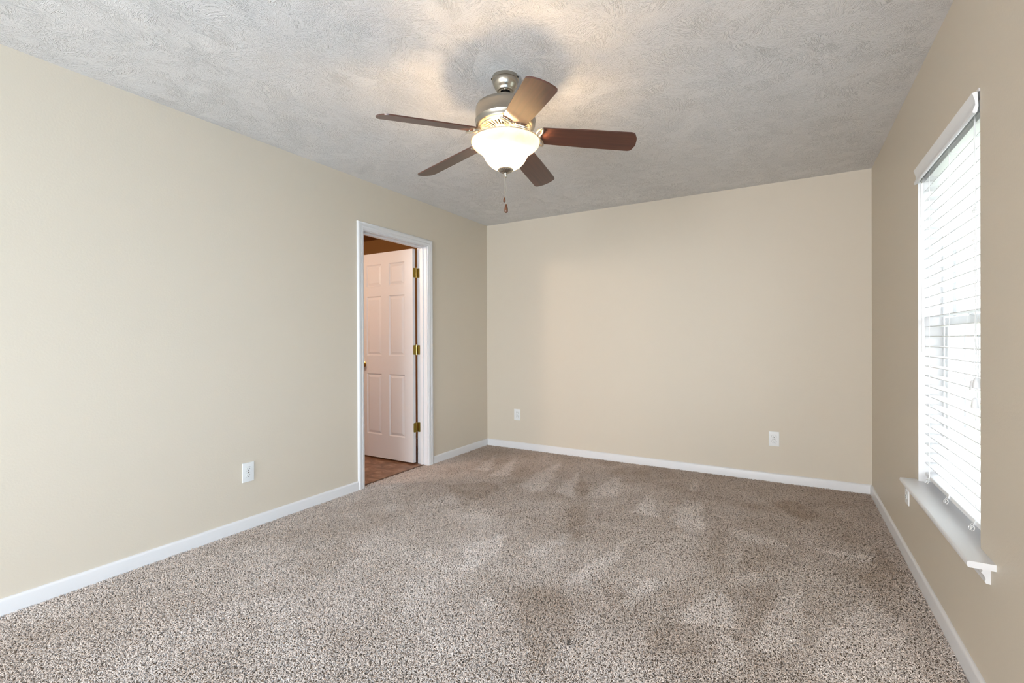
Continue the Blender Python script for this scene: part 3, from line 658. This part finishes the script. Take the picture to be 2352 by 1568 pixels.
# ------------------------------------------------------------------ carpet pile (curly yarn ends, nap brushed by the vacuum cleaner)
def carpet():
    rng = np.random.default_rng(5)
    G = 0.01; nx, ny = int(W/G)+2, int((D+0.2)/G)+2
    gx, gy = np.meshgrid(np.arange(nx)*G, np.arange(ny)*G, indexing='ij')
    nap = np.zeros((nx, ny)); spot = np.zeros((nx, ny))
    def smooth_noise(s, seed):
        r = np.random.default_rng(seed); cx_, cy_ = int(W/s)+10, int(D/s)+10; g = r.standard_normal((cx_, cy_))
        u, v = gx/s, gy/s; i, j = u.astype(int), v.astype(int); a, b = u-i, v-j; a = a*a*(3-2*a); b = b*b*(3-2*b)
        return g[i, j]*(1-a)*(1-b)+g[i+1, j]*a*(1-b)+g[i, j+1]*(1-a)*b+g[i+1, j+1]*a*b
    def poly(px, val):
        P = [floor_at(1060+x/2.352, 1000+y/2.352) for x, y in px]
        n1 = smooth_noise(0.06, 3)*0.012; n2 = smooth_noise(0.05, 4)*0.012
        X, Y = gx+n1, gy+n2; ins = np.zeros((nx, ny), bool); j = len(P)-1
        for i in range(len(P)):
            xi, yi = P[i]; xj, yj = P[j]
            c = ((yi > Y) != (yj > Y)) & (X < (xj-xi)*(Y-yi)/((yj-yi) or 1e-9)+xi)
            ins ^= c; j = i
        nonlocal nap
        m = ins.astype(float)
        for _ in range(3):
            m[1:-1, 1:-1] = (m[1:-1, 1:-1]*2+m[:-2, 1:-1]+m[2:, 1:-1]+m[1:-1, :-2]+m[1:-1, 2:])/6
        nap += m*val
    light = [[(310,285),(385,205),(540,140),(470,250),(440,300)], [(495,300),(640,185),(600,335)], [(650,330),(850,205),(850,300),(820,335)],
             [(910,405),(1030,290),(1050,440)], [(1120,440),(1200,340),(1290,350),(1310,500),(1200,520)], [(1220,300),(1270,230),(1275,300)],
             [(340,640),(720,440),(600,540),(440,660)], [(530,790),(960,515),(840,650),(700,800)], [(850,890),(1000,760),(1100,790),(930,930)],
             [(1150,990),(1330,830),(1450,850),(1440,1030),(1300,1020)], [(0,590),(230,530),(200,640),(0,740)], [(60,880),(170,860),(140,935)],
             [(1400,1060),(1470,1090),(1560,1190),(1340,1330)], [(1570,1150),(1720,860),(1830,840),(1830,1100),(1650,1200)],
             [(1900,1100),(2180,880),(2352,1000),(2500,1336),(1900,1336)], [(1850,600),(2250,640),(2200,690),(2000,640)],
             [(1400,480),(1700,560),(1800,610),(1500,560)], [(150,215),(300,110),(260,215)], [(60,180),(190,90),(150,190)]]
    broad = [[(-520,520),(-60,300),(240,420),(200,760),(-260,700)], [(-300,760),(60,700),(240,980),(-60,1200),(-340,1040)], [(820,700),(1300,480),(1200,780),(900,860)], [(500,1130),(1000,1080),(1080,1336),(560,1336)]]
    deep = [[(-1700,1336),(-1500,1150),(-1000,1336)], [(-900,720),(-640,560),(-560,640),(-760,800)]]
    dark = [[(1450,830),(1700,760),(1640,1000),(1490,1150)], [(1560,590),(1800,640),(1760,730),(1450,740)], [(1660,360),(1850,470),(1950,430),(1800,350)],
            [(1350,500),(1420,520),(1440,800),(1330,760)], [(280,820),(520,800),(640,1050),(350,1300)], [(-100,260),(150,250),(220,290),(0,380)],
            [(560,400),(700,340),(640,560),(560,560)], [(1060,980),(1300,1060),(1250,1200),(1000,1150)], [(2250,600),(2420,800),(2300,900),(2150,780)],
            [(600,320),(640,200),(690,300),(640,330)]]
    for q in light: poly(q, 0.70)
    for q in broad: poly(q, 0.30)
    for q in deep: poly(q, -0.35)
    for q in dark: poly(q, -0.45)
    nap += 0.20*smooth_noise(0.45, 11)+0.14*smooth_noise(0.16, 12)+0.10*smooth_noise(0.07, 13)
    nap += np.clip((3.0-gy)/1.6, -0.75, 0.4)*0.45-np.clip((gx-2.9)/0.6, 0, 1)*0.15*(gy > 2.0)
    for (u, v, r, s) in ((1304, 1473, 0.015, 1.0), (1272, 1433, 0.012, 0.6), (1279, 1450, 0.012, 0.7), (1280, 1500, 0.02, 0.3), (1155, 1530, 0.03, 0.25)):
        x, y = floor_at(u, v); spot = np.maximum(spot, s*np.exp(-((gx-x)**2+(gy-y)**2)/(2*(r*0.6)**2)))
    # tufts on a jittered grid; larger and sparser toward the far wall
    X = []; Y = []; S = []
    for (ya, yb, st, sc) in ((0.2, 2.6, 0.0056, 1.0), (2.6, D-0.014, 0.0068, 1.18)):
        xs = np.arange(0.012, W-0.012, st); ys = np.arange(ya, yb, st)
        a, b = np.meshgrid(xs, ys, indexing='ij'); a = a.ravel()+rng.uniform(-.5, .5, a.size)*st; b = b.ravel()+rng.uniform(-.5, .5, b.size)*st
        X.append(a); Y.append(b); S.append(np.full(a.size, sc))
    xs = np.arange(-0.036, 0.012, 0.0066); ys = np.arange(JY0, JY1, 0.0066)      # strip in the doorway
    a, b = np.meshgrid(xs, ys, indexing='ij'); X.append(a.ravel()+rng.uniform(-.5, .5, a.size)*0.006); Y.append(b.ravel()); S.append(np.ones(a.size))
    X = np.concatenate(X); Y = np.concatenate(Y); S = np.concatenate(S); N = X.size
    i = np.clip((X/G).astype(int), 0, nx-1); j = np.clip((Y/G).astype(int), 0, ny-1); nv = np.clip(nap[i, j], -1.1, 1.3); sp = spot[i, j]
    th = rng.uniform(0, 2*PI, N); curl = rng.uniform(-1.5, 1.5, N); L = rng.uniform(0.009, 0.016, N)*S; w = rng.uniform(0.0013, 0.0020, N)*S
    zb = -0.0105+0*X; zt = rng.uniform(-0.0055, 0.001, N)
    V = np.empty((N, 4, 3, 3), np.float32)
    px, py = X.copy(), Y.copy(); hs_ = [zb*0.55+zt*0.45-0.002, zt-0.0008, zt, zt-0.0035]
    for k in range(4):
        a = th+curl*(k-1)/2
        ca, sa = np.cos(a), np.sin(a)
        for q, (s, dz) in enumerate(((-1, -0.0016), (0, 0), (1, -0.0016))):
            ww = w*(0.75 if k in (0, 3) else 1.0)
            V[:, k, q, 0] = px-s*sa*ww; V[:, k, q, 1] = py+s*ca*ww; V[:, k, q, 2] = hs_[k]+dz
        px = px+ca*L/3; py = py+sa*L/3
    V[..., 0] = np.clip(V[..., 0], -0.038, W-0.001); V[..., 1] = np.clip(V[..., 1], 0.1, D-0.001)
    V = V.reshape(-1, 3)
    base = (np.arange(N)*12)[:, None, None]
    quads = []
    for k in range(3):
        for q in range(2): quads.append([k*3+q, k*3+q+1, (k+1)*3+q+1, (k+1)*3+q])
    Fq = (base+np.array(quads)[None]).reshape(-1, 4).astype(np.int32)
    me = bpy.data.meshes.new('carpet_pile')
    me.vertices.add(len(V)); me.vertices.foreach_set('co', V.ravel())
    me.loops.add(Fq.size); me.loops.foreach_set('vertex_index', Fq.ravel())
    me.polygons.add(len(Fq)); me.polygons.foreach_set('loop_start', np.arange(0, Fq.size, 4, dtype=np.int32))
    me.update(calc_edges=True)
    me.polygons.foreach_set('use_smooth', np.ones(len(Fq), bool))
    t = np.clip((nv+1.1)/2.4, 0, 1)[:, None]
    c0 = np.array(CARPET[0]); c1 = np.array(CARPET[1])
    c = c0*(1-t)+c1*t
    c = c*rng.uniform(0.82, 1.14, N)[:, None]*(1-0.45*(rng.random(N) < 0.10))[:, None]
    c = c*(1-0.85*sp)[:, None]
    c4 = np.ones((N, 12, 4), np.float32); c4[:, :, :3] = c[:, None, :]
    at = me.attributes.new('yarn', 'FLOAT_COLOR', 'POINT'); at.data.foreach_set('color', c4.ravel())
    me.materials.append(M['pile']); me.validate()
    o = bpy.data.objects.new('carpet_pile', me); COL.objects.link(o)
    tag(o, 'beige twisted carpet pile with vacuum marks covering the bedroom floor', 'carpet', kind='stuff')
    return o
CARPET = ((0.45, 0.345, 0.268), (0.93, 0.825, 0.765))
carpet()
